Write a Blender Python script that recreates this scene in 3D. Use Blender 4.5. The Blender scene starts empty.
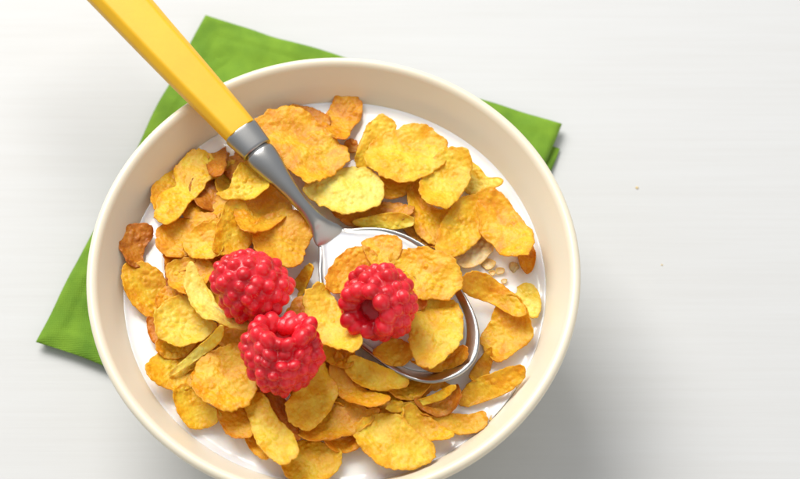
import bpy, bmesh, math, random
from mathutils import Vector, Matrix, noise, kdtree
random.seed(7)
CM = 0.01
scn = bpy.context.scene
COL = scn.collection

# ------------------------------------------------------------------ camera maths (all lengths in cm)
F_PX, TILT, DIST = 1838.98, 0.46713, 60.0
AIM = Vector((2.1458, 0.9798, 6.0))
FW = Vector((0, math.sin(TILT), -math.cos(TILT)))
UP = Vector((0, math.cos(TILT), math.sin(TILT)))
CAM = AIM - FW * DIST
MILK = 4.62          # height of the milk in the bowl


def ray(u, v):
    return FW * F_PX + Vector((1, 0, 0)) * (u - 400) + UP * (239.5 - v)


def at(u, v, z):
    d = ray(u, v)
    return CAM + d * ((z - CAM.z) / d.z)


def on_plane(u, v, p, n):
    d = ray(u, v)
    return CAM + d * ((p - CAM).dot(n) / d.dot(n))


def cm_per_px(p):
    return (p - CAM).dot(FW) / F_PX


# ------------------------------------------------------------------ materials
def new_mat(name):
    m = bpy.data.materials.new(name)
    m.use_nodes = True
    nt = m.node_tree
    b = nt.nodes['Principled BSDF']
    return m, nt, b


def N(nt, t, **kw):
    n = nt.nodes.new(t)
    for k, v in kw.items():
        if k in n.inputs:
            n.inputs[k].default_value = v
        else:
            setattr(n, k, v)
    return n


def ramp(nt, fac, stops):
    r = nt.nodes.new('ShaderNodeValToRGB')
    while len(r.color_ramp.elements) < len(stops):
        r.color_ramp.elements.new(0.5)
    for e, (p, c) in zip(r.color_ramp.elements, stops):
        e.position = p
        e.color = (c[0], c[1], c[2], 1)
    nt.links.new(fac, r.inputs[0])
    return r.outputs[0]


def coords(nt, scale=(1, 1, 1)):
    tc = N(nt, 'ShaderNodeTexCoord')
    mp = N(nt, 'ShaderNodeMapping')
    mp.inputs['Scale'].default_value = scale
    nt.links.new(tc.outputs['Object'], mp.inputs[0])
    return mp.outputs[0]


def bump(nt, b, height, strength, dist, normal=None):
    n = N(nt, 'ShaderNodeBump')
    n.inputs['Strength'].default_value = strength
    n.inputs['Distance'].default_value = dist
    nt.links.new(height, n.inputs['Height'])
    if normal:
        nt.links.new(normal, n.inputs['Normal'])
    nt.links.new(n.outputs[0], b.inputs['Normal'])
    return n.outputs[0]


def mixc(nt, fac, a, b, blend='MIX'):
    n = nt.nodes.new('ShaderNodeMix')
    n.data_type = 'RGBA'
    n.blend_type = blend
    for sock, v in ((0, fac), (6, a), (7, b)):
        if isinstance(v, (int, float)):
            n.inputs[sock].default_value = v
        elif isinstance(v, tuple):
            n.inputs[sock].default_value = (v[0], v[1], v[2], 1)
        else:
            nt.links.new(v, n.inputs[sock])
    return n.outputs[2]


def flake_mat(name, deep, mid, light, toast):
    m, nt, b = new_mat(name)
    co = coords(nt)
    n1 = N(nt, 'ShaderNodeTexNoise', Scale=170.0, Detail=5.0, Roughness=0.6)
    oi = N(nt, 'ShaderNodeObjectInfo')
    nt.links.new(co, n1.inputs['Vector'])
    ad = N(nt, 'ShaderNodeMath', operation='MULTIPLY_ADD')
    nt.links.new(oi.outputs['Random'], ad.inputs[0])
    ad.inputs[1].default_value = 0.26
    nt.links.new(n1.outputs[0], ad.inputs[2])
    base = ramp(nt, ad.outputs[0], [(0.38, deep), (0.58, mid), (0.82, light)])
    # toasted rims and blister tips, carried by the mesh
    at_ = N(nt, 'ShaderNodeAttribute', attribute_name='toast')
    n2 = N(nt, 'ShaderNodeTexNoise', Scale=420.0, Detail=3.0)
    nt.links.new(co, n2.inputs['Vector'])
    mu = N(nt, 'ShaderNodeMath', operation='MULTIPLY')
    nt.links.new(at_.outputs['Fac'], mu.inputs[0])
    nt.links.new(n2.outputs[0], mu.inputs[1])
    mu2 = N(nt, 'ShaderNodeMath', operation='MULTIPLY')
    mu2.use_clamp = True
    nt.links.new(mu.outputs[0], mu2.inputs[0])
    mu2.inputs[1].default_value = 1.25
    c = mixc(nt, mu2.outputs[0], base, toast)
    # pale crystals
    n3 = N(nt, 'ShaderNodeTexNoise', Scale=900.0, Detail=2.0)
    nt.links.new(co, n3.inputs['Vector'])
    sp = ramp(nt, n3.outputs[0], [(0.60, (0, 0, 0)), (0.75, (0.35, 0.35, 0.35))])
    c = mixc(nt, sp, c, (min(1, light[0] * 1.15), min(1, light[1] * 1.25), light[2] * 1.8))
    nt.links.new(c, b.inputs['Base Color'])
    b.inputs['Roughness'].default_value = 0.42
    b.inputs['Specular IOR Level'].default_value = 0.32
    b.inputs['Subsurface Weight'].default_value = 0.5
    b.inputs['Subsurface Radius'].default_value = (1.0, 0.45, 0.08)
    b.inputs['Subsurface Scale'].default_value = 0.0022
    b.inputs['Coat Weight'].default_value = 0.08
    b.inputs['Coat Roughness'].default_value = 0.28
    wn = N(nt, 'ShaderNodeTexNoise', Scale=500.0, Detail=2.0)
    nt.links.new(co, wn.inputs['Vector'])
    wv = nt.nodes.new('ShaderNodeVectorMath'); wv.operation = 'MULTIPLY_ADD'
    nt.links.new(wn.outputs[1], wv.inputs[0]); wv.inputs[1].default_value = (.0012, .0012, .0012)
    nt.links.new(co, wv.inputs[2])
    v = N(nt, 'ShaderNodeTexVoronoi', Scale=780.0)
    v.feature = 'SMOOTH_F1'
    nt.links.new(wv.outputs[0], v.inputs['Vector'])
    n4 = N(nt, 'ShaderNodeTexNoise', Scale=1100.0, Detail=4.0, Roughness=0.65)
    nt.links.new(co, n4.inputs['Vector'])
    nb = bump(nt, b, v.outputs['Distance'], 0.45, -0.0006)
    nb2 = bump(nt, b, n4.outputs[0], 0.55, 0.0004, nb)
    tr = N(nt, 'ShaderNodeBsdfTranslucent')
    nt.links.new(c, tr.inputs['Color'])
    ms = N(nt, 'ShaderNodeMixShader')
    ms.inputs[0].default_value = 0.10
    nt.links.new(b.outputs[0], ms.inputs[1])
    nt.links.new(tr.outputs[0], ms.inputs[2])
    nt.links.new(ms.outputs[0], nt.nodes['Material Output'].inputs['Surface'])
    return m


M = {}
M['gold'] = flake_mat('golden_flake', (0.74, 0.285, 0.006), (0.90, 0.455, 0.012), (0.97, 0.65, 0.060), (0.68, 0.27, 0.010))
M['pale'] = flake_mat('pale_flake', (0.87, 0.44, 0.016), (0.95, 0.61, 0.048), (0.97, 0.76, 0.17), (0.74, 0.35, 0.016))
M['amber'] = flake_mat('amber_flake', (0.62, 0.20, 0.005), (0.82, 0.34, 0.010), (0.92, 0.49, 0.028), (0.56, 0.18, 0.007))
M['brown'] = flake_mat('toasted_and_shaded_flake', (0.42, 0.12, 0.008), (0.62, 0.22, 0.013), (0.76, 0.34, 0.03), (0.30, 0.07, 0.006))  # toasted brown, also painted onto flakes that lie in shade
M['milky'] = flake_mat('milk_coated_flake', (0.72, 0.38, 0.10), (0.85, 0.55, 0.22), (0.90, 0.70, 0.42), (0.75, 0.42, 0.12))

m, nt, b = new_mat('milk')
b.inputs['Base Color'].default_value = (0.95, 0.935, 0.895, 1)
b.inputs['Roughness'].default_value = 0.12
b.inputs['Subsurface Weight'].default_value = 0.6
b.inputs['Subsurface Radius'].default_value = (1.0, 0.8, 0.55)
b.inputs['Subsurface Scale'].default_value = 0.0035
M['milk'] = m

m, nt, b = new_mat('cream_glaze')
co = coords(nt)
n1 = N(nt, 'ShaderNodeTexNoise', Scale=25.0, Detail=4.0)
nt.links.new(co, n1.inputs['Vector'])
nt.links.new(ramp(nt, n1.outputs[0], [(0.3, (0.79, 0.722, 0.565)), (0.7, (0.81, 0.747, 0.60))]), b.inputs['Base Color'])
b.inputs['Roughness'].default_value = 0.30
b.inputs['Subsurface Weight'].default_value = 0.1
b.inputs['Subsurface Scale'].default_value = 0.002
bump(nt, b, n1.outputs[0], 0.08, 0.001)
M['glaze'] = m

m, nt, b = new_mat('raspberry_skin')
co = coords(nt)
n1 = N(nt, 'ShaderNodeTexNoise', Scale=110.0, Detail=3.0)
nt.links.new(co, n1.inputs['Vector'])
nt.links.new(ramp(nt, n1.outputs[0], [(0.3, (0.52, 0.004, 0.012)), (0.5, (0.74, 0.009, 0.026)), (0.72, (0.88, 0.032, 0.055))]), b.inputs['Base Color'])
b.inputs['Roughness'].default_value = 0.32
b.inputs['Sheen Weight'].default_value = 0.08
b.inputs['Sheen Roughness'].default_value = 0.4
b.inputs['Sheen Tint'].default_value = (1.0, 0.55, 0.6, 1)
b.inputs['Specular IOR Level'].default_value = 0.55
b.inputs['Subsurface Weight'].default_value = 0.85
b.inputs['Subsurface Radius'].default_value = (1.0, 0.20, 0.15)
b.inputs['Subsurface Scale'].default_value = 0.0045
n2 = N(nt, 'ShaderNodeTexNoise', Scale=1500.0, Detail=2.0)
nt.links.new(co, n2.inputs['Vector'])
bump(nt, b, n2.outputs[0], 0.3, 0.0003)
M['berry'] = m

m, nt, b = new_mat('brushed_steel')
co = coords(nt, (1, 1, 1))
n1 = N(nt, 'ShaderNodeTexNoise', Scale=1400.0, Detail=3.0)
nt.links.new(co, n1.inputs['Vector'])
b.inputs['Base Color'].default_value = (0.40, 0.395, 0.385, 1)
b.inputs['Metallic'].default_value = 1.0
b.inputs['Roughness'].default_value = 0.30
bump(nt, b, n1.outputs[0], 0.03, 0.0002)
M['steel'] = m

m, nt, b = new_mat('yellow_plastic')
co = coords(nt)
n1 = N(nt, 'ShaderNodeTexNoise', Scale=60.0, Detail=4.0)
nt.links.new(co, n1.inputs['Vector'])
nt.links.new(ramp(nt, n1.outputs[0], [(0.3, (0.80, 0.445, 0.008)), (0.7, (0.85, 0.50, 0.012))]), b.inputs['Base Color'])
b.inputs['Roughness'].default_value = 0.45
b.inputs['Subsurface Weight'].default_value = 0.15
b.inputs['Subsurface Radius'].default_value = (1, .5, .1)
b.inputs['Subsurface Scale'].default_value = 0.002
n2 = N(nt, 'ShaderNodeTexNoise', Scale=900.0, Detail=2.0)
nt.links.new(co, n2.inputs['Vector'])
bump(nt, b, n2.outputs[0], 0.06, 0.0003)
M['yellow'] = m

m, nt, b = new_mat('green_cloth')
co = coords(nt)
w1 = N(nt, 'ShaderNodeTexWave', Scale=400.0, Distortion=2.0)
w1.bands_direction = 'X'
w1.inputs['Detail'].default_value = 1
w2 = N(nt, 'ShaderNodeTexWave', Scale=400.0, Distortion=2.0)
w2.bands_direction = 'Y'
for w in (w1, w2):
    nt.links.new(co, w.inputs['Vector'])
mx = N(nt, 'ShaderNodeMath', operation='ADD')
nt.links.new(w1.outputs['Fac'], mx.inputs[0])
nt.links.new(w2.outputs['Fac'], mx.inputs[1])
n1 = N(nt, 'ShaderNodeTexNoise', Scale=90.0, Detail=6.0)
nt.links.new(co, n1.inputs['Vector'])
c = ramp(nt, n1.outputs[0], [(0.3, (0.105, 0.235, 0.008)), (0.7, (0.190, 0.350, 0.016))])
nt.links.new(c, b.inputs['Base Color'])
b.inputs['Roughness'].default_value = 0.85
b.inputs['Sheen Weight'].default_value = 0.2
b.inputs['Sheen Tint'].default_value = (0.6, 0.9, 0.3, 1)
nb = bump(nt, b, mx.outputs[0], 0.35, 0.0003)
bump(nt, b, n1.outputs[0], 0.4, 0.001, nb)
M['cloth'] = m

m, nt, b = new_mat('white_painted_wood')
co = coords(nt, (2.2, 70.0, 1.0))
n1 = N(nt, 'ShaderNodeTexNoise', Scale=6.0, Detail=6.0, Roughness=0.65)
nt.links.new(co, n1.inputs['Vector'])
co2 = coords(nt, (1.0, 9.0, 1.0))
n2 = N(nt, 'ShaderNodeTexNoise', Scale=7.0, Detail=3.0)
nt.links.new(co2, n2.inputs['Vector'])
c1 = ramp(nt, n1.outputs[0], [(0.25, (0.585, 0.592, 0.597)), (0.6, (0.605, 0.616, 0.626))])
c2 = ramp(nt, n2.outputs[0], [(0.3, (0.98, 0.977, 0.972)), (0.65, (1, 1, 1))])
c = mixc(nt, 1.0, c1, c2, 'MULTIPLY')
nt.links.new(c, b.inputs['Base Color'])
b.inputs['Roughness'].default_value = 0.6
b.inputs['Specular IOR Level'].default_value = 0.35
bump(nt, b, n1.outputs[0], 0.10, 0.0006)
M['table'] = m


# ------------------------------------------------------------------ mesh helpers
def link(name, verts, faces, mat, parent=None, origin=None, smooth=True, attr=None):
    o0 = origin if origin is not None else Vector((0, 0, 0))
    me = bpy.data.meshes.new(name)
    me.from_pydata([tuple((v - o0) * CM) for v in verts], [], faces)
    me.update()
    bm = bmesh.new()
    bm.from_mesh(me)
    bmesh.ops.recalc_face_normals(bm, faces=bm.faces)
    bm.to_mesh(me)
    bm.free()
    if smooth:
        me.polygons.foreach_set('use_smooth', [True] * len(me.polygons))
    if attr is not None:
        a = me.attributes.new('toast', 'FLOAT', 'POINT')
        a.data.foreach_set('value', attr)
    me.materials.append(mat)
    o = bpy.data.objects.new(name, me)
    COL.objects.link(o)
    if parent is not None:
        o.parent = parent
        o.location = o0 * CM - parent.location
    else:
        o.location = o0 * CM
    return o


def tag(o, label, cat, group=None, kind=None):
    o['label'] = label
    o['category'] = cat
    if group:
        o['group'] = group
    if kind:
        o['kind'] = kind


def empty(name, p):
    e = bpy.data.objects.new(name, None)
    e.empty_display_size = 0.01
    e.location = p * CM
    COL.objects.link(e)
    return e


def lathe(prof, seg=160, c=Vector((0, 0, 0))):
    vs, fs, rings = [], [], []
    for r, z in prof:
        if r < 1e-5:
            rings.append([len(vs)])
            vs.append(c + Vector((0, 0, z)))
        else:
            rings.append(list(range(len(vs), len(vs) + seg)))
            for i in range(seg):
                a = 2 * math.pi * i / seg
                vs.append(c + Vector((r * math.cos(a), r * math.sin(a), z)))
    for A, B in zip(rings, rings[1:]):
        for i in range(seg):
            j = (i + 1) % seg
            if len(A) == 1 and len(B) == 1:
                continue
            if len(A) == 1:
                fs.append((A[0], B[i], B[j]))
            elif len(B) == 1:
                fs.append((A[i], B[0], A[j]))
            else:
                fs.append((A[i], B[i], B[j], A[j]))
    return vs, fs


def catmull(pts, n_per=8, closed=True):
    out = []
    L = len(pts)
    rng = range(L) if closed else range(L - 1)
    for i in rng:
        if closed:
            p0, p1, p2, p3 = pts[i - 1], pts[i], pts[(i + 1) % L], pts[(i + 2) % L]
        else:
            p0, p1, p2, p3 = pts[max(i - 1, 0)], pts[i], pts[i + 1], pts[min(i + 2, L - 1)]
        for k in range(n_per):
            t = k / n_per
            out.append(0.5 * ((2 * p1) + (p2 - p0) * t + (2 * p0 - 5 * p1 + 4 * p2 - p3) * t * t + (3 * p1 - p0 - 3 * p2 + p3) * t ** 3))
    if not closed:
        out.append(pts[-1])
    return out


def resample_closed(pts, n):
    d = [0]
    for i in range(len(pts)):
        d.append(d[-1] + (pts[(i + 1) % len(pts)] - pts[i]).length)
    out, k = [], 0
    for i in range(n):
        s = d[-1] * i / n
        while d[k + 1] < s:
            k += 1
        t = (s - d[k]) / max(1e-9, d[k + 1] - d[k])
        out.append(pts[k].lerp(pts[(k + 1) % len(pts)], t))
    return out


# ------------------------------------------------------------------ cornflakes
wet = []        # points where flakes meet the milk (for the meniscus)
SEG, RINGS = 120, 30


def flake(pts, zh, slope=(0, 0), curl=0.12, cdir=0, mat='gold', label='', group='cornflakes in the bowl of milk', rough=1.0, seed=0, name='cornflake', base=None, thick=0.055):
    """pts: outline as seen in the photograph; zh: height above the milk (cm); slope: dz/dx, dz/dy;
    curl: how far the rim rises over the middle across direction cdir (deg)."""
    rnd = random.Random(seed * 17 + 3)
    z0 = MILK + zh
    cu = sum(p[0] for p in pts) / len(pts)
    cv = sum(p[1] for p in pts) / len(pts)
    c = at(cu, cv, z0)
    n = Vector((-slope[0], -slope[1], 1)).normalized()
    W = [on_plane(cu + (u - cu) * 1.045, cv + (v - cv) * 1.045, c, n) for u, v in pts]
    W = resample_closed(catmull(W, 8), SEG)
    c = sum(W, Vector()) / SEG
    R = sum((w - c).length for w in W) / SEG
    ex = Vector((math.cos(math.radians(cdir)), math.sin(math.radians(cdir)), 0))
    ex = (ex - n * ex.dot(n)).normalized()
    ey = n.cross(ex)
    off = Vector((seed * 3.7, seed * 1.3, seed * 7.1))
    W2 = []
    for i, w in enumerate(W):
        d = w - c
        k = 1 + rough * (0.060 * noise.noise(w * 2.6 + off) + 0.055 * noise.noise(w * 6.0 + off) + 0.035 * noise.noise(w * 14.0 + off))
        W2.append(d * k)
    cell = 4.2 + rnd.random() * 1.3
    top, toast, nrm = [], [], []

    def height(d, s):
        a, b_ = d.dot(ex) / R, d.dot(ey) / R
        h = 1.35 * curl * (a * a * 1.15 - 0.35) + curl * 0.25 * (b_ * b_ - 0.3)
        q = d + off
        h += 0.11 * R * noise.noise(q * 0.95) + 0.045 * noise.noise(q * 2.1)
        vd = noise.voronoi(q * cell)[0]
        bl = max(0.0, 1 - (vd[0] / 0.52) ** 2)
        amp = 0.018 + 0.066 * max(0, noise.noise(q * 1.7 + Vector((9, 2, 4))) + 0.12)
        h += rough * amp * bl
        h += 0.009 * rough * noise.noise(q * 9)
        return h, bl
    rim_curl = [0.12 * noise.noise(w * 2.2 + off) for w in W]
    for r in range(RINGS + 1):
        s = (r / RINGS) ** 0.85
        for i in range(SEG):
            d = W2[i] * s
            h, bl = height(d, s)
            h += rim_curl[i] * s ** 5
            top.append(c + d + n * h)
            e = max(0, (s - 0.80) / 0.20)
            t = 0.75 * e ** 1.6 + 0.28 * max(0, noise.noise(d * 1.4 + off * 1.9)) + 0.12 * bl
            toast.append(min(1.0, t))
            if r == 0:
                break
    nt_ = len(top)
    vs = list(top)
    att = list(toast)

    def idx(r, i):
        return 0 if r == 0 else 1 + (r - 1) * SEG + i % SEG
    # rounded edge ring then underside
    edge0 = len(vs)
    for i in range(SEG):
        v = top[idx(RINGS, i)]
        vs.append(v + W2[i].normalized() * thick * 0.35 - n * thick * 0.5)
        att.append(1.0)
    bot0 = len(vs)
    for v, t in zip(top, toast):
        vs.append(v - n * thick)
        att.append(t)
    fs = []
    for r in range(RINGS):
        for i in range(SEG):
            if r == 0:
                fs.append((0, idx(1, i), idx(1, i + 1)))
                fs.append((bot0, bot0 + idx(1, i + 1), bot0 + idx(1, i)))
            else:
                a, b_, c_, d_ = idx(r, i), idx(r + 1, i), idx(r + 1, i + 1), idx(r, i + 1)
                fs.append((a, b_, c_, d_))
                fs.append((bot0 + a, bot0 + d_, bot0 + c_, bot0 + b_))
    for i in range(SEG):
        j = (i + 1) % SEG
        fs.append((idx(RINGS, i), edge0 + i, edge0 + j, idx(RINGS, j)))
        fs.append((edge0 + i, bot0 + idx(RINGS, i), bot0 + idx(RINGS, j), edge0 + j))
    o = link(name, vs, fs, M[mat], origin=c, attr=att)
    tag(o, label, 'cornflake' if name == 'cornflake' else 'crumb', group)
    if base is None:
        for v in top[::2]:
            if abs(v.z - MILK) < 0.10:
                wet.append(v)
    return o


FL = [
 # label, mat, height, slope, curl, cdir, outline
 ('brown edged cornflake behind the two-lobed golden one at the upper left of the pile', 'amber', .35, (-.1, -.15), .1, 30, [(152,193),(160,177),(172,162),(190,154),(207,163),(195,190),(170,216),(155,210)]),
 ('two-lobed golden cornflake at the upper left edge of the pile, beside the shaded bowl wall', 'gold', .60, (.05, -.25), .1, 120, [(158,203),(162,192),(171,186),(176,183),(174,172),(180,164),(193,155),(208,155),(217,163),(219,175),(208,180),(200,189),(190,199),(182,213),(172,223),(162,225),(157,215)]),
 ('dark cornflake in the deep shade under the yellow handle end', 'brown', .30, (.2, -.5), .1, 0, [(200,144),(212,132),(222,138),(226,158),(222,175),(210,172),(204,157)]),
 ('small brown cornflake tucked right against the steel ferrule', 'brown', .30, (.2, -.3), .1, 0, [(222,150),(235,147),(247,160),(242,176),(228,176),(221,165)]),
 ('amber cornflake between the two-lobed flake and the upright flake', 'amber', .34, (.1, -.25), .08, 60, [(181,214),(186,200),(193,190),(207,178),(223,175),(233,182),(230,198),(222,212),(214,222),(198,220)]),
 ('bright cornflake with a pale pointed left tip, just below the steel ferrule', 'pale', 1.35, (.05, -.15), .16, 150, [(217,195),(224,191),(230,187),(234,176),(240,168),(248,164),(260,169),(268,180),(266,192),(254,199),(240,196),(228,198)]),
 ('amber cornflake lying left of centre above the small square flake, half under it', 'amber', .70, (0, -.2), .1, 20, [(157,240),(162,228),(178,217),(198,214),(214,218),(220,230),(212,245),(192,252),(172,256),(160,250)]),
 ('golden cornflake with lumpy rim just up and left of the leftmost raspberry', 'gold', .95, (.1, -.1), .12, 100, [(183,243),(190,233),(207,225),(219,225),(222,240),(219,256),(202,259),(188,253)]),
 ('small amber cornflake wedged above the pale cupped flake on the left', 'amber', .62, (0, -.3), .1, 0, [(165,257),(178,248),(190,252),(196,262),(184,270),(169,268)]),
 ('upright golden cornflake whose left edge rises beside the leftmost raspberry', 'gold', 1.10, (-.35, .1), .14, 10, [(213,243),(216,228),(222,215),(227,203),(236,198),(246,205),(252,220),(250,242),(240,252),(225,254),(214,252)]),
 ('broad orange cornflake leaning under the spoon neck, above the leftmost raspberry', 'amber', .98, (-.1, -.35), .14, 70, [(238,200),(250,190),(262,184),(280,192),(290,208),(278,222),(258,236),(246,240),(237,225)]),
 ('large rumpled amber cornflake between the leftmost raspberry and the spoon neck', 'amber', 1.05, (-.25, -.15), .16, 40, [(254,240),(259,220),(272,213),(286,211),(301,219),(311,236),(305,248),(301,262),(286,266),(268,262),(256,252)]),
 ('narrow curled cornflake standing in milk between the leftmost raspberry and the spoon bowl', 'gold', .35, (.7, .3), .1, 140, [(291,290),(297,277),(306,266),(313,267),(309,279),(302,293),(294,302)]),
 ('reddish brown rounded cornflake alone against the left wall of the bowl', 'brown', .40, (-.35, .1), .12, 50, [(119,237),(125,227),(140,224),(152,229),(152,238),(146,245),(143,256),(144,266),(133,267),(124,258)]),
 ('yellow cornflake below the reddish brown one at the left wall', 'gold', .30, (-.25, 0), .14, 30, [(123,275),(127,265),(143,264),(158,272),(167,283),(177,291),(173,302),(160,312),(154,320),(143,313),(132,302),(125,288)]),
 ('small orange cornflake sitting on the right end of the yellow one at the left wall', 'amber', .42, (.2, -.1), .1, 0, [(157,298),(166,285),(178,284),(184,294),(172,306),(160,311)]),
 ('pale cupped cornflake just left of the leftmost raspberry, under a curled flake', 'gold', .85, (.1, -.1), .16, 80, [(167,273),(168,265),(187,258),(207,260),(212,270),(205,284),(190,296),(173,288)]),
 ('sliver of dark red cornflake in shade at the left edge of the milk', 'brown', .30, (.1, .1), .02, 0, [(147,320),(155,319),(160,333),(164,345),(152,340)]),
 ('smooth pale blistered cornflake lying flat left of the two lower raspberries', 'pale', .85, (0, -.12), .14, 130, [(155,320),(163,308),(177,298),(190,298),(201,307),(215,325),(210,334),(197,343),(180,346),(163,339),(157,330)]),
 ('long curled bright cornflake whose tip slides under the leftmost raspberry', 'pale', 1.35, (-.1, -.3), .20, 60, [(186,280),(192,269),(200,277),(211,290),(219,304),(233,317),(254,322),(247,327),(227,326),(206,318),(192,303)]),
 ('amber cornflake end poking out under the smooth pale blistered flake', 'amber', .42, (0, -.2), .1, 0, [(158,346),(164,336),(182,344),(198,344),(182,356),(162,356)]),
 ('dark orange cornflake in the gap between the two lower left raspberries', 'amber', .75, (.2, -.2), .1, 0, [(218,335),(231,326),(248,328),(250,346),(236,350),(222,346)]),
 ('amber cornflake showing as an arc behind the round flake left of the lowest raspberry', 'amber', .45, (.1, -.3), .08, 40, [(192,380),(196,366),(208,350),(222,340),(240,338),(248,352),(225,372),(205,388)]),
 ('large smooth round cornflake directly left of the lowest raspberry', 'gold', .98, (-.05, -.15), .12, 60, [(194,377),(201,361),(216,352),(234,347),(247,358),(255,373),(254,392),(245,405),(227,410),(208,403),(197,392)]),
 ('bright yellow knobbly cornflake at the lower left edge of the pile', 'gold', .48, (-.15, -.1), .14, 20, [(147,367),(159,352),(174,345),(193,346),(203,352),(200,366),(193,381),(183,389),(168,387),(152,380)]),
 ('thin bright cornflake seen on edge, pointing up to the two lower left raspberries', 'pale', 1.10, (.5, .9), .10, 45, [(176,369),(190,354),(206,340),(224,323),(229,325),(219,342),(202,356),(184,368)]),
 ('cornflake with a dark curled left lip at the lower left, below the knobbly yellow one', 'gold', .40, (-.1, .1), .20, 10, [(174,396),(177,388),(187,384),(197,396),(217,413),(216,423),(196,428),(183,420),(177,408)]),
 ('orange cornflake tucked under the large smooth round one', 'amber', .50, (0, -.2), .1, 0, [(217,409),(233,406),(247,404),(256,428),(245,438),(227,432)]),
 ('narrow amber cornflake running beside the long flake with pale blisters', 'amber', .38, (.2, -.2), .1, 0, [(244,436),(250,428),(266,448),(272,458),(264,459),(252,450)]),
 ('long cornflake with two large pale blisters, below the lowest raspberry', 'gold', .92, (.2, -.1), .14, 30, [(246,404),(256,394),(266,397),(274,414),(289,430),(297,446),(292,459),(280,463),(264,451),(255,436),(249,418)]),
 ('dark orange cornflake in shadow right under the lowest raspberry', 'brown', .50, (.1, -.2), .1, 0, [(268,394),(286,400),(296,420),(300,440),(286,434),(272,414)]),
 ('rounded cornflake pressed between the lowest raspberry and the flakes to its right', 'gold', .92, (-.3, -.1), .15, 150, [(288,402),(300,384),(312,370),(321,361),(330,374),(336,393),(328,411),(313,427),(297,424),(287,414)]),
 ('broad amber cornflake fanning out below the one pressed against the lowest raspberry', 'amber', .60, (.05, -.2), .14, 80, [(300,433),(308,420),(325,402),(345,400),(362,408),(376,411),(370,422),(356,431),(336,438),(315,441),(302,439)]),
 ('small amber cornflake tucked left of the large oval flake at the bottom', 'amber', .35, (0, -.2), .1, 0, [(325,443),(342,438),(358,432),(365,443),(355,450),(336,452)]),
 ('cornflake at the very bottom of the pile, nearest the camera and cut by the frame', 'gold', .35, (0, -.1), .12, 50, [(283,464),(292,450),(300,441),(320,443),(338,452),(340,464),(326,478),(305,484),(288,477)]),
 ('amber cornflake beneath the cupped one, lower left of the spoon tip', 'amber', .68, (.05, -.2), .14, 100, [(330,373),(337,361),(347,366),(354,380),(373,391),(387,394),(388,403),(372,409),(357,406),(342,396),(333,386)]),
 ('cupped cornflake with a bright lower rim just below the spoon bowl', 'gold', .80, (0, .25), .18, 80, [(347,369),(352,356),(369,361),(390,370),(405,376),(407,383),(399,388),(381,390),(360,385),(350,377)]),
 ('small amber cornflake directly under the lower rim of the spoon', 'amber', .40, (0, -.2), .1, 0, [(388,390),(411,380),(431,384),(422,396),(402,399)]),
 ('thin arched cornflake whose bright rim curves below the spoon tip', 'gold', .55, (.1, .5), .12, 20, [(388,404),(405,404),(429,396),(450,385),(454,389),(440,400),(416,407),(398,411)]),
 ('brown cornflake in shade between the thin arched flake and the long ribbed flake', 'brown', .32, (.1, -.2), .1, 0, [(418,404),(440,396),(456,387),(461,398),(450,412),(429,414)]),
 ('long ribbed golden cornflake resting against the lower right wall', 'gold', .50, (.15, .45), .16, 110, [(459,400),(468,385),(480,378),(492,374),(513,366),(522,368),(522,379),(510,390),(486,400),(468,405)]),
 ('amber cornflake sunk in the milk under the long ribbed one at the lower right wall', 'milky', .06, (.1, 0), .04, 50, [(490,420),(500,403),(512,388),(521,384),(518,400),(508,413),(497,420)]),
 ('cornflake with a cleft left end lying in milk, right of the narrow lower flake', 'amber', .28, (.05, .05), .10, 100, [(430,412),(450,414),(468,414),(483,411),(486,421),(480,430),(465,434),(447,431),(434,423)]),
 ('narrow slanting cornflake between the cleft flake and the large oval flake', 'gold', .42, (0, -.1), .12, 120, [(404,418),(411,409),(426,415),(444,427),(453,435),(449,441),(432,440),(417,437),(407,428)]),
 ('large oval blistered cornflake lying in the milk at the bottom, right of the lowest flake', 'gold', .66, (-.05, -.12), .12, 60, [(357,430),(366,420),(381,415),(399,418),(411,429),(429,442),(432,454),(423,465),(399,469),(381,465),(366,451),(358,442)]),
 ('small orange cornflake poking up between the spoon tip and the folded yellow flakes', 'amber', .25, (-.2, .1), .12, 60, [(468,378),(478,362),(487,352),(491,362),(489,374),(476,383)]),
 ('wide yellow cornflake cupping upward to the right of the spoon tip', 'gold', .35, (.2, .1), .18, 50, [(493,315),(500,300),(516,298),(527,312),(530,326),(530,338),(517,350),(500,363),(488,354),(482,336),(488,325)]),
 ('folded-over yellow cornflake leaning on the wide cupped one right of the spoon', 'gold', .70, (.05, .35), .16, 120, [(462,289),(465,279),(472,273),(487,275),(503,286),(516,297),(524,312),(516,317),(504,311),(490,302),(472,296)]),
 ('small pale cornflake farthest right, floating against the bowl wall', 'pale', .22, (.2, 0), .10, 40, [(510,291),(520,285),(533,287),(540,300),(538,315),(530,318),(525,305)]),
 ('brown cornflake behind the large upper flake, at the back edge of the milk', 'brown', .30, (0, -.2), .1, 0, [(288,111),(305,106),(322,112),(330,126),(318,132),(300,124)]),
 ('brown crinkled cornflake at the very back, against the shaded bowl wall', 'amber', .40, (0, -.25), .15, 70, [(322,124),(328,110),(338,99),(352,96),(362,104),(360,117),(351,128),(349,141),(340,144),(328,134)]),
 ('tiny brown cornflake scrap touching the milk behind the oblong flake', 'brown', .24, (0, 0), .0, 0, [(345,142),(356,140),(357,151),(348,151)]),
 ('biggest cornflake of all, blistered and bright, right of the steel ferrule', 'gold', .80, (-.05, -.15), .16, 60, [(257,120),(271,113),(288,111),(303,113),(318,125),(335,140),(347,152),(344,163),(330,173),(311,183),(297,177),(283,159),(272,144),(262,132)]),
 ('amber cornflake lying beneath the round flakes at the upper right, above the spoon', 'amber', .32, (0, -.1), .1, 30, [(372,180),(392,176),(412,180),(410,190),(394,197),(380,194)]),
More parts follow.
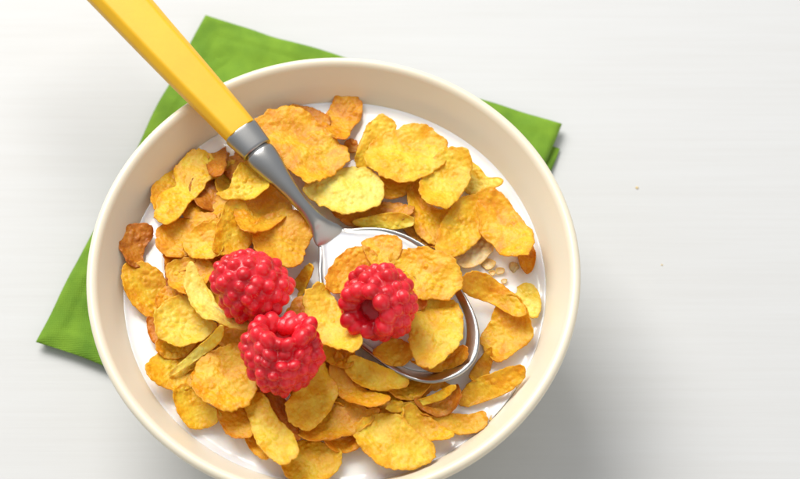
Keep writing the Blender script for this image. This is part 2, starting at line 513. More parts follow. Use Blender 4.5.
 ('dark red-brown cornflake in shade beneath the oblong blistered flake', 'brown', .30, (0, -.2), .1, 0, [(333,214),(348,206),(375,203),(402,205),(412,214),(400,224),(370,224),(345,224)]),
 ('oblong pale blistered cornflake beside the spoon neck', 'pale', .80, (.05, -.15), .12, 100, [(307,188),(320,175),(347,168),(371,171),(383,185),(379,202),(362,211),(340,213),(320,204)]),
 ('narrow pale knobbly cornflake just above the top rim of the spoon', 'pale', .60, (.1, .5), .10, 90, [(355,221),(372,216),(398,213),(413,219),(408,227),(388,229),(362,227)]),
 ('tilted golden cornflake at the back left of the overlapping pair in the upper right milk', 'gold', .38, (-.2, .1), .13, 20, [(355,162),(361,142),(368,126),(380,117),(391,122),(393,133),(384,146),(374,160),(364,168)]),
 ('wide golden cornflake in front of the tilted one, upper right milk', 'gold', .68, (0, -.15), .14, 70, [(367,155),(375,140),(398,130),(422,128),(440,138),(449,151),(441,164),(424,175),(405,181),(385,178),(371,168)]),
 ('ragged cornflake underneath the round cupped one, its end reaching the right wall', 'pale', .30, (.15, .1), .12, 0, [(465,160),(478,166),(487,177),(500,180),(502,186),(485,190),(468,193),(462,176)]),
 ('long golden cornflake left of the round cupped one, dipping toward the spoon', 'gold', .38, (-.1, -.1), .14, 0, [(409,185),(420,180),(424,197),(436,209),(448,210),(446,224),(438,244),(420,235),(411,215),(408,198)]),
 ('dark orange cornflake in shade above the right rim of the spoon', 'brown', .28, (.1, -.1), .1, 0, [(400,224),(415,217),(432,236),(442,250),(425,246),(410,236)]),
 ('round cupped golden cornflake in the upper right cluster', 'gold', .75, (0, -.1), .20, 45, [(420,188),(423,170),(433,158),(450,152),(466,157),(470,172),(463,191),(447,207),(433,208),(422,198)]),
 ('frayed milky cornflake below the pair at the right, above the loose crumbs', 'milky', .22, (0, 0), .10, 60, [(448,255),(462,240),(482,228),(493,243),(486,258),(470,268),(455,264)]),
 ('golden cornflake with a rumpled face, left of the smooth bright one by the right wall', 'gold', .55, (-.05, -.1), .14, 140, [(437,243),(441,225),(453,207),(467,197),(482,197),(486,215),(483,232),(470,246),(453,257),(439,252)]),
 ('smooth bright cornflake leaning on the right wall of the bowl', 'gold', .75, (.1, -.1), .14, 130, [(480,199),(486,194),(497,194),(513,208),(523,223),(532,233),(533,247),(526,258),(507,257),(493,243),(482,230),(479,213)]),
 ('brown strip of cornflake stuck to the right wall beneath the smooth bright one', 'amber', .22, (.1, 0), .02, 0, [(519,254),(529,244),(535,252),(534,266),(528,273),(522,268)]),
 ('cornflake draped over the left rim of the spoon beside the lowest raspberry', 'gold', 1.35, (.05, -.25), .14, 140, [(306,302),(314,293),(326,291),(335,300),(347,320),(361,341),(359,352),(346,354),(327,344),(313,333),(307,318)]),
 ('milky cornflake beneath the one draped over the spoon rim', 'amber', .75, (0, -.2), .1, 0, [(320,340),(340,345),(354,352),(349,367),(330,362),(319,352)]),
 ('amber cornflake standing between the upper left raspberry and the left rim of the spoon', 'amber', .60, (.3, 0), .1, 0, [(290,320),(296,300),(307,298),(312,318),(320,332),(306,330)]),
]
SPF = [  # flakes carried by the spoon: height above milk of the bowl
 ('orange cornflake with a dark curved rim, left of the raspberry in the spoon', 'amber', 1.02, (-.15, .1), .14, 40, [(326,280),(331,268),(340,257),(353,248),(368,250),(376,262),(368,278),(350,290),(336,294),(327,290)]),
 ('amber cornflake at the top of the spoon, behind the raspberry in it', 'amber', 1.10, (.05, -.1), .10, 20, [(363,244),(375,237),(390,237),(401,244),(398,256),(390,266),(376,268),(367,256)]),
 ('round knobbly cornflake at the upper right of the spoon, beside its raspberry', 'gold', 1.25, (.1, 0), .14, 60, [(390,258),(401,250),(424,249),(447,256),(458,269),(461,285),(450,297),(434,299),(420,300),(412,288),(398,271)]),
 ('brown edged cornflake slipping behind the right side of the raspberry in the spoon', 'brown', 1.12, (.1, .1), .08, 0, [(400,275),(412,275),(422,291),(427,303),(418,310),(404,304)]),
 ('small cornflake soaked in milk below the raspberry in the spoon', 'amber', .90, (0, -.1), .10, 30, [(374,354),(381,344),(396,338),(409,345),(413,357),(399,364),(384,362)]),
 ('curved brownish cornflake lying in the milk at the tip of the spoon', 'amber', .88, (.05, .12), .08, 30, [(411,362),(428,366),(446,359),(457,349),(465,350),(465,360),(451,368),(430,371)]),
 ('upright oval cornflake standing in front of the right side of the spoon raspberry', 'gold', 1.22, (.0, -.25), .12, 0, [(412,320),(420,305),(437,297),(452,301),(460,314),(460,337),(450,354),(432,364),(418,361),(411,348),(410,333)]),
]
for k, (lab, mt, zh, sl, cu, cd, pts) in enumerate(FL):
    flake(pts, zh, sl, cu, cd, mt, lab, seed=k + 1)
for k, (lab, mt, zh, sl, cu, cd, pts) in enumerate(SPF):
    flake(pts, zh, sl, cu, cd, mt, lab, seed=k + 120, base='spoon', group='cornflakes in the spoon')
# flakes buried in the pile, showing only in the gaps
BUR = [(212,190),(240,222),(283,244),(192,236),(228,268),(205,300),(184,272),(244,322),(320,352),(265,378),(226,382),(203,338),
       (312,398),(350,418),(392,402),(252,296),(345,385),(380,412),(432,398),(272,196),(228,240),(262,150),(275,345),(180,358),(298,325),(236,180)]
for k, (u, v) in enumerate(BUR):
    r = random.Random(k + 500)
    a0 = r.random() * 6.28
    e = r.uniform(.75, 1)
    R = r.uniform(19, 25)
    pts = []
    for i in range(11):
        a = 6.283 * i / 11
        x, y = R * math.cos(a), R * e * math.sin(a)
        j = r.uniform(.92, 1.08)
        pts.append((u + j * (x * math.cos(a0) - y * math.sin(a0)), v + j * (x * math.sin(a0) + y * math.cos(a0)) * .9))
    flake(pts, r.uniform(.14, .36), (r.uniform(-.2, .2), r.uniform(-.25, .1)), .12, r.random() * 180, r.choice(['amber', 'brown', 'gold', 'amber']),
          'cornflake buried low in the heap, only a dark sliver of it showing between its neighbours', 'buried cornflakes', seed=k + 300)
# crumbs showing through the milk under the smooth bright flake
CR = [(488,264,6,5,'topmost and widest of the cornflake crumbs in the milk below the smooth bright flake'),
      (500,271,4,3,'cornflake crumb at the middle of the scattered bits in the right hand milk'),
      (514,266,4,5,'upright cornflake crumb right of the widest crumb'),
      (504,281,3,2.5,'tiniest cornflake crumb, nearest the small pale flake by the wall'),
      (492,273,3,2,'narrow cornflake crumb just below the widest crumb')]
for k, (u, v, a, c, lab) in enumerate(CR):
    r = random.Random(k + 900)
    pts = [(u + a * math.cos(t * .7854) * r.uniform(.75, 1.25), v + c * math.sin(t * .7854) * r.uniform(.75, 1.25)) for t in range(8)]
    flake(pts, .085, (0, 0), .02, 0, 'milky', lab, 'crumbs in the milk', seed=k + 700, name='cornflake_crumb', base=1)

# ------------------------------------------------------------------ milk in the bowl
def milk_sheet():
    kd = kdtree.KDTree(len(wet))
    for i, p in enumerate(wet):
        kd.insert(Vector((p.x, p.y, 0)), i)
    kd.balance()
    RM = 6.98
    vs, fs = [], []
    nr, ns = 170, 360
    for r in range(nr + 1):
        rr = RM * (r / nr)
        for i in range(ns if r else 1):
            a = 2 * math.pi * i / ns
            x, y = rr * math.cos(a), rr * math.sin(a)
            co_, ix, d = kd.find(Vector((x, y, 0)))
            z = MILK + 0.006 * noise.noise(Vector((x * .7, y * .7, 1)))
            z += 0.085 * math.exp(-(d / 0.13) ** 2) + 0.022 * math.exp(-(d / 0.28) ** 2)
            z += 0.09 * math.exp(-((6.92 - rr) / 0.10)) if rr < 6.92 else 0.09
            vs.append(Vector((x, y, z)))
    def ix_(r, i):
        return 0 if r == 0 else 1 + (r - 1) * ns + i % ns
    for r in range(nr):
        for i in range(ns):
            if r == 0:
                fs.append((0, ix_(1, i), ix_(1, i + 1)))
            else:
                fs.append((ix_(r, i), ix_(r + 1, i), ix_(r + 1, i + 1), ix_(r, i + 1)))
    # underside following the bowl
    last = None
    for rr, z in ((6.85, 4.3), (6.0, 3.2), (4.6, 2.2), (2.8, 1.75), (0.5, 1.62)):
        ring = list(range(len(vs), len(vs) + ns))
        for i in range(ns):
            a = 2 * math.pi * i / ns
            vs.append(Vector((rr * math.cos(a), rr * math.sin(a), z)))
        prev = last or [ix_(nr, i) for i in range(ns)]
        for i in range(ns):
            j = (i + 1) % ns
            fs.append((prev[i], ring[i], ring[j], prev[j]))
        last = ring
    fs.append(tuple(last))
    o = link('milk', vs, fs, M['milk'])
    tag(o, 'white milk filling the cream bowl around the cornflakes', 'milk')
milk_sheet()

# ------------------------------------------------------------------ bowl
prof = [(0, 0.62), (3.5, 0.62), (3.62, 0.52), (3.75, 0.47), (3.95, 0.50), (4.05, 0.62), (4.2, 0.95), (5.1, 1.45), (6.1, 2.35), (6.85, 3.35), (7.36, 4.35),
        (7.66, 5.1), (7.84, 5.5), (7.93, 5.68), (7.985, 5.82), (8.0, 5.90), (7.985, 5.975), (7.94, 6.035), (7.87, 6.07), (7.79, 6.07), (7.71, 6.03), (7.645, 5.96),
        (7.58, 5.85), (7.42, 5.58), (7.2, 5.2), (6.98, 4.75), (6.88, 4.5), (6.4, 3.5), (5.6, 2.6), (4.4, 1.95), (2.6, 1.55), (0, 1.42)]
pp = catmull([Vector((r, z, 0)) for r, z in prof], 4, closed=False)
pp = [(max(p.x, 0), p.y) for p in pp]
pp[0] = (0, pp[0][1]); pp[-1] = (0, pp[-1][1])
vs, fs = lathe(pp, 220)
o = link('cereal_bowl', vs, fs, M['glaze'])
tag(o, 'round cream ceramic bowl with thick rounded rim, standing on the green napkin', 'bowl')

# ------------------------------------------------------------------ table
vs = []
fs = []
x0, x1, y0, y1 = -70, 75, -50, 60
nx, ny = 40, 40
tb = [Vector((x0, y0, 0)), Vector((x1, y0, 0)), Vector((x1, y1, 0)), Vector((x0, y1, 0)),
      Vector((x0, y0, -3)), Vector((x1, y0, -3)), Vector((x1, y1, -3)), Vector((x0, y1, -3))]
o = link('table_top', tb, [(0, 1, 2, 3), (4, 7, 6, 5), (0, 4, 5, 1), (1, 5, 6, 2), (2, 6, 7, 3), (3, 7, 4, 0)], M['table'], smooth=False)
o['kind'] = 'structure'
o['label'] = 'white painted wooden table top with faint horizontal grain'

for u, v, rr, lab in ((637, 188, .055, 'tiny tan cereal speck on the white table, upper one of two'), (662, 265, .035, 'tiny brown cereal speck on the white table, lower one of two')):
    p = at(u, v, 0)
    k_ = u * .013
    bm_ = bmesh.new()
    bmesh.ops.create_icosphere(bm_, subdivisions=3, radius=1)
    vs = [p + Vector((q.co.x, q.co.y * .8, q.co.z * .4 + .3)) * rr * (1 + .35 * noise.noise(q.co * 1.7 + Vector((k_, 0, 0)))) for q in bm_.verts]
    fs = [tuple(x.index for x in f.verts) for f in bm_.faces]
    bm_.free()
    o = link('cereal_speck', vs, fs, M['milky'], origin=p, attr=[.6] * len(vs))
    tag(o, lab, 'crumb', 'specks on the table')

# ------------------------------------------------------------------ napkin
def cushion(name, corners, zb, zt, parent, seed, puff=0.10, rad=0.22):
    """folded cloth layer: quad outline (cm, at mid height) with rolled edges and gentle waves"""
    n = 90
    vs, fs = [], []
    A, B, C_, D_ = corners
    def P(s, t):
        return (A * (1 - s) + B * s) * (1 - t) + (D_ * (1 - s) + C_ * s) * t
    h = zt - zb
    size = (B - A).length
    for side in (1, -1):
        for i in range(n + 1):
            for j in range(n + 1):
                # concentrate samples near the edges
                s = 0.5 - 0.5 * math.cos(math.pi * i / n)
                t = 0.5 - 0.5 * math.cos(math.pi * j / n)
                p = P(s, t)
                e = min(s, 1 - s, t, 1 - t) * size
                k = math.sqrt(max(0, 1 - (1 - min(1, e / rad)) ** 2))
                w = noise.noise(Vector((p.x * .35, p.y * .35, seed))) * .24 + noise.noise(Vector((p.x * 1.1, p.y * 1.1, seed + 5))) * .09
                w += puff * math.exp(-((e - .6) / .5) ** 2) - .05 * math.exp(-((e - .78) / .09) ** 2)
                w += .06 * math.sin(p.x * 1.9 + 2.2 * noise.noise(Vector((p.x * .4, p.y * .4, 3)))) * max(0, noise.noise(Vector((p.x * .3, p.y * .3, seed + 20))) + .2)
                z = (zb + zt) / 2 + side * h / 2 * k
                if side == 1:
                    z += w * k
                wob = Vector((noise.noise(Vector((p.x * .5, p.y * .5, seed + 2))), noise.noise(Vector((p.x * .5, p.y * .5, seed + 9))), 0)) * .10
                q = p + wob
                vs.append(Vector((q.x, q.y, max(z, .004))))
    m_ = (n + 1) ** 2
    for i in range(n):
        for j in range(n):
            a = i * (n + 1) + j
            f = (a, a + n + 1, a + n + 2, a + 1)
            fs.append(f)
            fs.append(tuple(m_ + k for k in reversed(f)))
    o = link(name, vs, fs, M['cloth'], parent, origin=(A + B + C_ + D_) / 4)
    bm = bmesh.new(); bm.from_mesh(o.data)
    bmesh.ops.remove_doubles(bm, verts=bm.verts, dist=0.00002)
    bm.to_mesh(o.data); bm.free()
    return o

def flat(u, v, z):
    p = at(u, v, z)
    return Vector((p.x, p.y, 0))
c1 = flat(205, 14, .5)
c2 = flat(562, 122, .5)
c4 = flat(35, 341, .4)
c3 = c2 + (c4 - c1) * 1.02
root = empty('napkin', (c1 + c2 + c3 + c4) / 4)
tag(root, 'bright green folded cloth napkin under the bowl', 'napkin')
cushion('upper_fold', [c1, c2, c3, c4], .26, .44, root, 3.3)
d1 = flat(560, 148, .2)
e1 = c1 + (c2 - c1) * .02 + (c4 - c1) * .03
cushion('lower_fold', [e1, d1 + (c1 - c4) * .0, d1 + (c4 - c1) * .9, c4 + (c2 - c1) * .012 + (c1 - c4) * .01], .0, .26, root, 8.1, puff=.02, rad=.13)
# hem stitching lines as raised cord along the folded edges
def tube(path, r, seg=8):
    vs, fs = [], []
    for k, p in enumerate(path):
        t = (path[min(k + 1, len(path) - 1)] - path[max(k - 1, 0)]).normalized()
        s = t.cross(Vector((0, 0, 1))).normalized()
        u_ = s.cross(t)
        for i in range(seg):
            a = 2 * math.pi * i / seg
            vs.append(p + s * r * math.cos(a) + u_ * r * math.sin(a))
    for k in range(len(path) - 1):
        for i in range(seg):
            j = (i + 1) % seg
            fs.append((k * seg + i, k * seg + j, (k + 1) * seg + j, (k + 1) * seg + i))
    return vs, fs

# ------------------------------------------------------------------ spoon
SP0 = at(400, 305, MILK + .82)
g = at(195, 90, MILK + 1.85) - SP0
g.z = 0
g.normalize()
SLOPE = .125
spn = Vector((-g.x * SLOPE, -g.y * SLOPE, 1)).normalized()
def sp(u, v, lift=0):
    return on_plane(u, v, SP0 + Vector((0, 0, lift)), spn)
sroot = empty('spoon', SP0)
tag(sroot, 'steel tablespoon with yellow handle, leaning on the bowl rim, its head full of cereal', 'spoon')
HN = Vector((g.x * .035, g.y * .035, 1)).normalized()
rim_px = [(325,226.5),(332,224.5),(340,226.5),(350,227.5),(362,226.5),(378,226.5),(396,230),(415,238),(433,250),(450,268),(463,290),(473,308),(479,326),(480,344),(476,359),(466,371),(452,379),(435,383),(416,381),(395,372),(372,356),(350,337),(331,313),(321,292),(318,272),(318.5,259),(318.5,249),(317.5,241),(319,233)]
RIM = resample_closed(catmull([on_plane(p[0], p[1], SP0, HN) for p in rim_px], 8), 120)
cen = sum(RIM, Vector()) / 120
RIM_N = 120
NECKD = (on_plane(322, 229, SP0, HN) - cen).normalized()
def shallow(w, s, d):
    # the head is shallow where it runs into the neck
    a = (w - cen).angle(NECKD)
    k = max(0, min(1, (s - .35) / .4))
    if s >= .95: return d
    return d * (1 - .86 * math.exp(-(a / .34) ** 2) * k * k * (3 - 2 * k))
def bowl_shell():
    vs, fs = [], []
    prof_in = [(0.0, -.86), (.2, -.84), (.4, -.76), (.55, -.64), (.7, -.46), (.79, -.28), (.85, -.165), (.89, -.10), (.92, -.055), (.945, -.018), (.965, .004), (.985, .004),
               (1.0, -.05), (.985, -.10), (.94, -.20), (.85, -.36), (.72, -.57), (.56, -.75), (.4, -.87), (.2, -.95), (0, -.97)]
    rings = []
    for pi_, (s, d) in enumerate(prof_in):
        if s == 0:
            rings.append([len(vs)]); vs.append(cen + HN * d)
        else:
            rings.append(list(range(len(vs), len(vs) + RIM_N)))
            for w in RIM:
                vs.append(cen + (w - cen) * s + HN * (shallow(w, s, d) - (.0 if pi_ < 12 or s >= .95 else .07 * math.exp(-((w - cen).angle(NECKD) / .34) ** 2))))
    for A, B in zip(rings, rings[1:]):
        for i in range(RIM_N):
            j = (i + 1) % RIM_N
            if len(A) == 1: fs.append((A[0], B[i], B[j]))
            elif len(B) == 1: fs.append((A[i], B[0], A[j]))
            else: fs.append((A[i], B[i], B[j], A[j]))
    return vs, fs

T = (sp(241, 131) - sp(330, 236)).normalized()
S = T.cross(Vector((0, 0, 1))).normalized()
Nn = S.cross(T).normalized()

def sweep(secs, shape, n=40, cap=True):
    """secs: (centre, half width, half height); shape(a) -> unit profile point"""
    vs, fs = [], []
    for (c, a, h) in secs:
        for i in range(n):
            x, y = shape(i, n, a, h)
            vs.append(c + S * x + Nn * y)
    for k in range(len(secs) - 1):
        for i in range(n):
            j = (i + 1) % n
            fs.append((k * n + i, k * n + j, (k + 1) * n + j, (k + 1) * n + i))
    if cap:
        fs.append(tuple(range(n)))
        fs.append(tuple(range((len(secs) - 1) * n, len(secs) * n)))
    return vs, fs

def ellipse(i, n, a, h):
    t = 2 * math.pi * i / n
    return a * math.cos(t), h * math.sin(t)

def super_e(i, n, a, h, p=2.6):
    t = 2 * math.pi * i / n
    c_, s_ = math.cos(t), math.sin(t)
    return a * math.copysign(abs(c_) ** (2 / p), c_), h * math.copysign(abs(s_) ** (2 / p), s_)

def dense(rows, n=6):
    v = catmull([Vector((r[0], r[1], r[2])) for r in rows], n, closed=False)
    w = catmull([Vector((r[3], r[4], 0)) for r in rows], n, closed=False)
    return [(a.x, a.y, a.z, b_.x, b_.y) for a, b_ in zip(v, w)]

def secs(rows, n=6):
    out = []
    for u, v, lift, wpx, hh in dense(rows, n):
        p = sp(u, v, lift)
        out.append((p, wpx * .5 * cm_per_px(p), hh))
    return out
# neck:  u, v, lift, full width px, half height cm
neck = [(259.0,152.5,0.12,30,.33),(261,155,0.12,31.5,.36),(265,160,0.12,31,.36),(271,167,0.11,28,.34),(279,177,0.08,22.5,.30),(288,188,.03,18,.26),(298,200,-.06,15,.23),(308,211.5,-.17,14.5,.21),
        (317,222,-.28,19,.17),(322,228,-.38,25,.13),(326,232.5,-.45,31,.095),(330,237,-.53,33,.065),(335,242.5,-.66,26,.045)]
va, fa = sweep(secs(neck), ellipse)
vb, fb = bowl_shell()
fb = [tuple(i + len(va) for i in f) for f in fb]
head = link('steel_head', va + vb, fa + fb, M['steel'], sroot, origin=SP0)
# the two pieces are fused into one forged surface
mdf = head.modifiers.new('r', 'REMESH'); mdf.mode = 'VOXEL'; mdf.voxel_size = 0.021 * CM
mdf2 = head.modifiers.new('s', 'SMOOTH'); mdf2.factor = .5; mdf2.iterations = 7
dg_ = bpy.context.evaluated_depsgraph_get()
nm_ = bpy.data.meshes.new_from_object(head.evaluated_get(dg_))
head.modifiers.clear()
head.data = nm_
nm_.name = 'steel_head'
nm_.materials.clear(); nm_.materials.append(M['steel'])
nm_.polygons.foreach_set('use_smooth', [True] * len(nm_.polygons))
fer = [(240.5,131.5,.12,34,.36),(241,132,.12,36.5,.395),(243,134.3,.12,37,.40),(255.5,148.5,.12,33.5,.37),(257.0,150.2,.12,32.6,.355),(257.6,150.8,.12,30,.33)]
vs, fs = sweep(secs(fer, 3), lambda i, n, a, h: super_e(i, n, a, h, 2.4))
link('ferrule', vs, fs, M['steel'], sroot, origin=SP0)
vs, fs = sweep(secs([(256.5,149.5,.12,26,.28),(260,153.6,.12,26,.28)], 2), ellipse)
o = link('joint', vs, fs, M['steel'], sroot, origin=SP0)

def handle_prof(i, n, a, h):
    # octagon with unequal chamfers, corners softened
    cx, cy = a * .46, h * .62
    corners = [(a, -h + cy), (a, h - cy), (a - cx * .62, h), (-a + cx * .62, h), (-a, h - cy), (-a, -h + cy), (-a + cx, -h), (a - cx, -h)]
    m_ = len(corners)
    per = n // m_
    k, f = divmod(i, per)
    p0, p1, p2 = [Vector(corners[(k + q) % m_]) for q in (-1, 0, 1)]
    r = .09
    e0 = p1 + (p0 - p1).normalized() * min(r, (p0 - p1).length * .45)
    e2 = p1 + (p2 - p1).normalized() * min(r, (p2 - p1).length * .45)
    t = f / (per - 1)
    q = e0 * (1 - t) ** 2 + p1 * 2 * t * (1 - t) + e2 * t * t
    return q.x, q.y
hd = [(241.8,132.8,.12,33,.34),(241.2,132.1,.12,34.4,.37),(239,129.5,.12,35,.385),(215,103,.12,38.5,.40),(185,70.5,.12,42.5,.42),(150,32.5,.12,46,.44),(121.5,1,.12,49,.46),(60,-66,.12,54,.48),(10,-121,.10,56,.48),(2,-130,.10,53,.44),(-1,-133,.10,44,.32)]
vs, fs = sweep(secs(hd, 5), handle_prof, 48)
link('handle', vs, fs, M['yellow'], sroot, origin=SP0)

# milk in the spoon: level pool clipped by the head
def spoon_milk():
    lvl = SP0.z - .125
    inner = []
    for w in RIM:
        # walk down the inner wall from the rim until the level is met
        prof_in = [(.945, -.018), (.92, -.055), (.89, -.10), (.85, -.165), (.79, -.28), (.7, -.46), (.55, -.64), (.4, -.76)]
        last = cen + (w - cen) * .945 + HN * -.018
        hit = last
        for s, d in prof_in[1:]:
            p = cen + (w - cen) * s + HN * shallow(w, s, d)
            if p.z <= lvl:
                t = (last.z - lvl) / max(1e-6, last.z - p.z)
                hit = last.lerp(p, max(0, min(1, t)))
                break
            last = p
        inner.append(hit)
    c = sum(inner, Vector()) / len(inner)
    c.z = lvl
    vs, fs = [c + Vector((0, 0, .03))], []
    nr = 30
    for r in range(1, nr + 1):
        s = r / nr
        for q in inner:
            p = c.lerp(Vector((q.x, q.y, lvl)), s * 1.012)
            z = lvl + .02 * noise.noise(Vector((p.x * 1.2, p.y * 1.2, 4))) + (.035 * math.exp(-(1 - s) / .03))
            vs.append(Vector((p.x, p.y, z)))
    for r in range(nr):
        for i in range(RIM_N):
            j = (i + 1) % RIM_N
            if r == 0: fs.append((0, 1 + i, 1 + j))
            else:
                a = 1 + (r - 1) * RIM_N; b_ = a + RIM_N
                fs.append((a + i, b_ + i, b_ + j, a + j))
    base = len(vs)
    for q in inner:
        p = c.lerp(Vector((q.x, q.y, lvl)), .6)
        vs.append(p - Vector((0, 0, .35)))
    a = 1 + (nr - 1) * RIM_N
    for i in range(RIM_N):
        j = (i + 1) % RIM_N
        fs.append((a + i, base + i, base + j, a + j))
    fs.append(tuple(base + i for i in range(RIM_N)))
    o = link('milk', vs, fs, M['milk'])
    tag(o, 'small pool of white milk held in the head of the spoon', 'milk')
spoon_milk()

# ------------------------------------------------------------------ raspberries
def raspberry(center, opening, R, H, label, seed, rd=.232, lip=.54, notch=0.0, front=(0, -.9, -.4), roll=0.0):
    rnd = random.Random(seed)
    zax = Vector(opening).normalized()
    xax = Vector((0, 0, 1)).cross(zax)
    if xax.length < .1: xax = Vector((1, 0, 0))
    xax.normalize()
    yax = zax.cross(xax)
    bm = bmesh.new()
    # core: closed lathe with a cup in the opening
    prof_ = []
    for k in range(15):
        a = math.radians(-90 + k * 140 / 14)
        prof_.append((max(0, (R - .115) * math.cos(a)) if k else 0, (H - .11) * math.sin(a)))
    prof_ += [(R * (lip + .01), H * .70), (R * (lip - .12), H * .50), (R * (lip - .22), H * .36), (R * .20, H * .24), (0, H * .20)]
    vs, fs = lathe(prof_, 48)
    bv = [bm.verts.new(v) for v in vs]
    for f in fs:
        try: bm.faces.new([bv[i] for i in f])
        except ValueError: pass
    def drop(p, r, nrm):
        mat = Matrix.Translation(p) @ nrm.to_track_quat('Z', 'Y').to_matrix().to_4x4() @ Matrix.Diagonal((r, r * 1.0, r * 1.18, 1))
        bmesh.ops.create_icosphere(bm, subdivisions=3, radius=1, matrix=mat)
    # rows from tip to lip
    lat = -84
    rows = []
    prev = None
    angs = [-90, -66, -45, -24, -4, 16, 36] + ([55] if lip < .6 else [])
    for q, la in enumerate(angs):
        a = math.radians(la)
        rho, h = (R - rd * .95) * math.cos(a), (H - rd * .95) * math.sin(a)
        n_ = max(1, int(round(2 * math.pi * rho / (rd * 1.52)))) if q else 1
        for i in range(n_):
            th = 2 * math.pi * (i + .5 * (q % 2)) / n_ + roll + rnd.uniform(-.10, .10) / max(rho, .4)
            ja = a + rnd.uniform(-.085, .085)
            rho_, h_ = (R - rd * .95) * math.cos(ja), (H - rd * .95) * math.sin(ja)
            p = Vector((rho_ * math.cos(th), rho_ * math.sin(th), h_))
            nrm = Vector((math.cos(th) * math.cos(a) / R, math.sin(th) * math.cos(a) / R, math.sin(a) / H)).normalized()
            drop(p + nrm * rnd.uniform(-.03, .03), rd * rnd.uniform(.82, 1.14), nrm)
    # lip drupelets rolling into the hollow
    n_ = 11
    for i in range(n_):
        th = 2 * math.pi * i / n_ + roll + rnd.uniform(-.1, .1)
        rho, h = R * lip, H * .76 + rnd.uniform(-.05, .05)
        drop(Vector((rho * math.cos(th), rho * math.sin(th), h)), rd * rnd.uniform(.95, 1.15), Vector((math.cos(th) * .2, math.sin(th) * .2, 1)).normalized())
    me = bpy.data.meshes.new('raspberry')
    # lumpy overall shape
    for v in bm.verts:
        k = 1 + .11 * noise.noise(v.co * .9 + Vector((seed, 0, 0)))
        p = v.co * k
        p.x *= 1 + .13 * p.z / H
        p.y *= 1 + .13 * p.z / H
        if notch:
            q = Vector((p.x, p.y, 0))
            fd = Vector((Vector(front).dot(xax), Vector(front).dot(yax), 0)).normalized()
            if q.length > .05:
                a_ = q.angle(fd)
                p.z -= notch * math.exp(-(a_ / .55) ** 2) * max(0, min(1, (p.z / H + .15))) * min(1, q.length / (R * .4))
        v.co = (xax * p.x + yax * p.y + zax * p.z) * CM
    bm.to_mesh(me); bm.free()
    o = bpy.data.objects.new('raspberry', me)
    COL.objects.link(o)
    md = o.modifiers.new('r', 'REMESH')
    md.mode = 'VOXEL'
    md.voxel_size = 0.024 * CM
    sm = o.modifiers.new('s', 'SMOOTH')
    sm.factor = .5; sm.iterations = 8
    dg = bpy.context.evaluated_depsgraph_get()
    nm = bpy.data.meshes.new_from_object(o.evaluated_get(dg))
    o.modifiers.clear()
    o.data = nm
    nm.name = 'raspberry'
    nm.materials.clear()
    nm.materials.append(M['berry'])
    nm.polygons.foreach_set('use_smooth', [True] * len(nm.polygons))
    o.location = center * CM
    tag(o, label, 'raspberry', 'raspberries on the cereal')
    # hairs (dried styles) between drupelets
    hb = bmesh.new()
    hv = []
    dirs = []
    for k in range(110):
        v = nm.vertices[rnd.randrange(len(nm.vertices))]
        if v.co.normalized().dot(zax) > .75: continue
        p, d = v.co.copy(), (v.normal + Vector((rnd.uniform(-.8, .8), rnd.uniform(-.8, .8), rnd.uniform(-.8, .8)))).normalized()
        side = d.orthogonal().normalized() * .006 * CM
        side2 = d.cross(side).normalized() * .006 * CM
        L = rnd.uniform(.10, .2) * CM
        bend = Vector((rnd.uniform(-1, 1), rnd.uniform(-1, 1), rnd.uniform(-1, 1))) * L * .35
        ringA = [hb.verts.new(p + side), hb.verts.new(p - side * .5 + side2 * .86), hb.verts.new(p - side * .5 - side2 * .86)]
        q = p + d * L * .55
        ringB = [hb.verts.new(q + side * .8), hb.verts.new(q - side * .4 + side2 * .7), hb.verts.new(q - side * .4 - side2 * .7)]
        tip = hb.verts.new(p + d * L + bend)
        for i in range(3):
            hb.faces.new((ringA[i], ringA[(i + 1) % 3], ringB[(i + 1) % 3], ringB[i]))
            hb.faces.new((ringB[i], ringB[(i + 1) % 3], tip))
    hm = bpy.data.meshes.new('hairs')
    hb.to_mesh(hm); hb.free()
    hm.materials.append(M['hair'])
    ho = bpy.data.objects.new('hairs', hm)
    ho.parent = o
    COL.objects.link(ho)
    return o

m, nt, b = new_mat('berry_hair')
b.inputs['Base Color'].default_value = (0.62, 0.16, 0.08, 1)
b.inputs['Roughness'].default_value = 0.5
M['hair'] = m

raspberry(at(250, 285, MILK + 2.0), (.72, -.30, -.40), 1.14, 1.36, 'raspberry lying on its side, leftmost and highest of the three, its hollow hidden', 11, rd=.218)
raspberry(at(283, 357, MILK + 1.9), (.02, .66, .75), 1.27, 1.20, 'raspberry lowest in the heap, with its notched hollow end turned up toward the other one', 23, rd=.228, lip=.595, notch=.24)
raspberry(at(380, 302, MILK + 2.0), (-.48, -.66, .56), 1.24, 1.14, 'raspberry sitting in the spoon with its dark hollow facing the camera', 37, rd=.242, lip=.55, notch=.22, front=(.1, -.9, -.4))

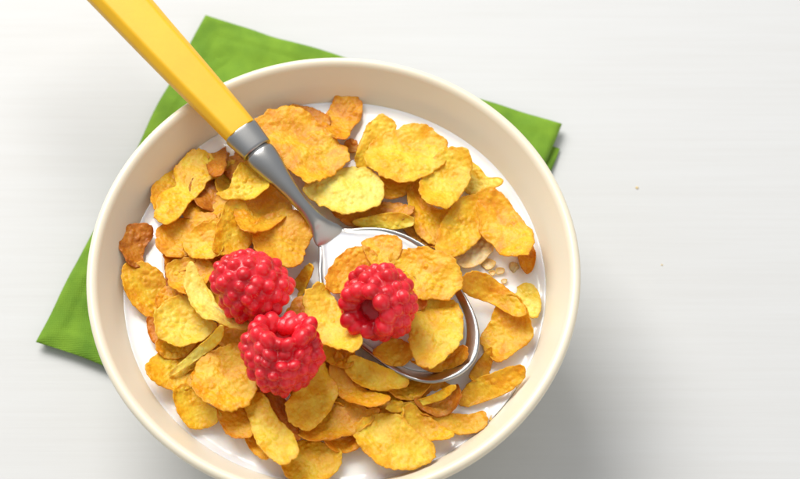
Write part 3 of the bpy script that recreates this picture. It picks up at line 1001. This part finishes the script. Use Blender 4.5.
# ------------------------------------------------------------------ camera
cam = bpy.data.cameras.new('camera')
co_ = bpy.data.objects.new('camera', cam)
COL.objects.link(co_)
R3 = Matrix((Vector((1, 0, 0)), UP, -FW)).transposed()
co_.matrix_world = Matrix.Translation(CAM * CM) @ R3.to_4x4()
cam.sensor_width = 36
cam.lens = F_PX * 36 / 800
cam.clip_start = 0.01
cam.clip_end = 20
cam.dof.use_dof = True
cam.dof.focus_distance = (at(330, 300, MILK + 1) - CAM).dot(FW) * CM
cam.dof.aperture_fstop = 14
scn.camera = co_

# ------------------------------------------------------------------ light
w = bpy.data.worlds.new('World')
scn.world = w
w.use_nodes = True
bg = w.node_tree.nodes['Background']
nw = w.node_tree
tc = nw.nodes.new('ShaderNodeTexCoord')
dt = nw.nodes.new('ShaderNodeVectorMath'); dt.operation = 'DOT_PRODUCT'
dt.inputs[1].default_value = Vector((-.25, .78, .56)).normalized()
nw.links.new(tc.outputs['Generated'], dt.inputs[0])
mr = nw.nodes.new('ShaderNodeMapRange')
mr.inputs[1].default_value = -1; mr.inputs[2].default_value = 1
nw.links.new(dt.outputs['Value'], mr.inputs[0])
nw.links.new(ramp(nw, mr.outputs[0], [(0.0, (.36, .33, .28)), (0.42, (.52, .48, .41)), (0.75, (.74, .79, .86)), (1.0, (1.0, 1.0, 1.0))]), bg.inputs[0])
bg.inputs[1].default_value = 0.62

def area(name, pos, target, size, power, color):
    l = bpy.data.lights.new(name, 'AREA')
    l.shape = 'RECTANGLE'
    l.size, l.size_y = size
    l.energy = power
    l.color = color
    o = bpy.data.objects.new(name, l)
    COL.objects.link(o)
    o.location = Vector(pos)
    d = (Vector(target) - Vector(pos)).normalized()
    o.rotation_euler = d.to_track_quat('-Z', 'Y').to_euler()
    return o
area('window_light', (-0.42, 0.80, 1.06), (0, 0, 0.05), (0.80, 0.80), 21.8, (1.0, 0.965, 0.91))

area('fill_light', (0.62, -0.55, 0.55), (0.05, -0.03, 0.03), (0.8, 0.8), 1.7, (1.0, 0.96, 0.90))  # added fill lamp that lifts the shadow beside the bowl
scn.view_settings.view_transform = 'Standard'
scn.view_settings.look = 'None'
scn.view_settings.gamma = 1
scn.view_settings.exposure = 0.12
scn.render.engine = 'CYCLES'
scn.cycles.max_bounces = 10
scn.render.resolution_x, scn.render.resolution_y = 1024, 613
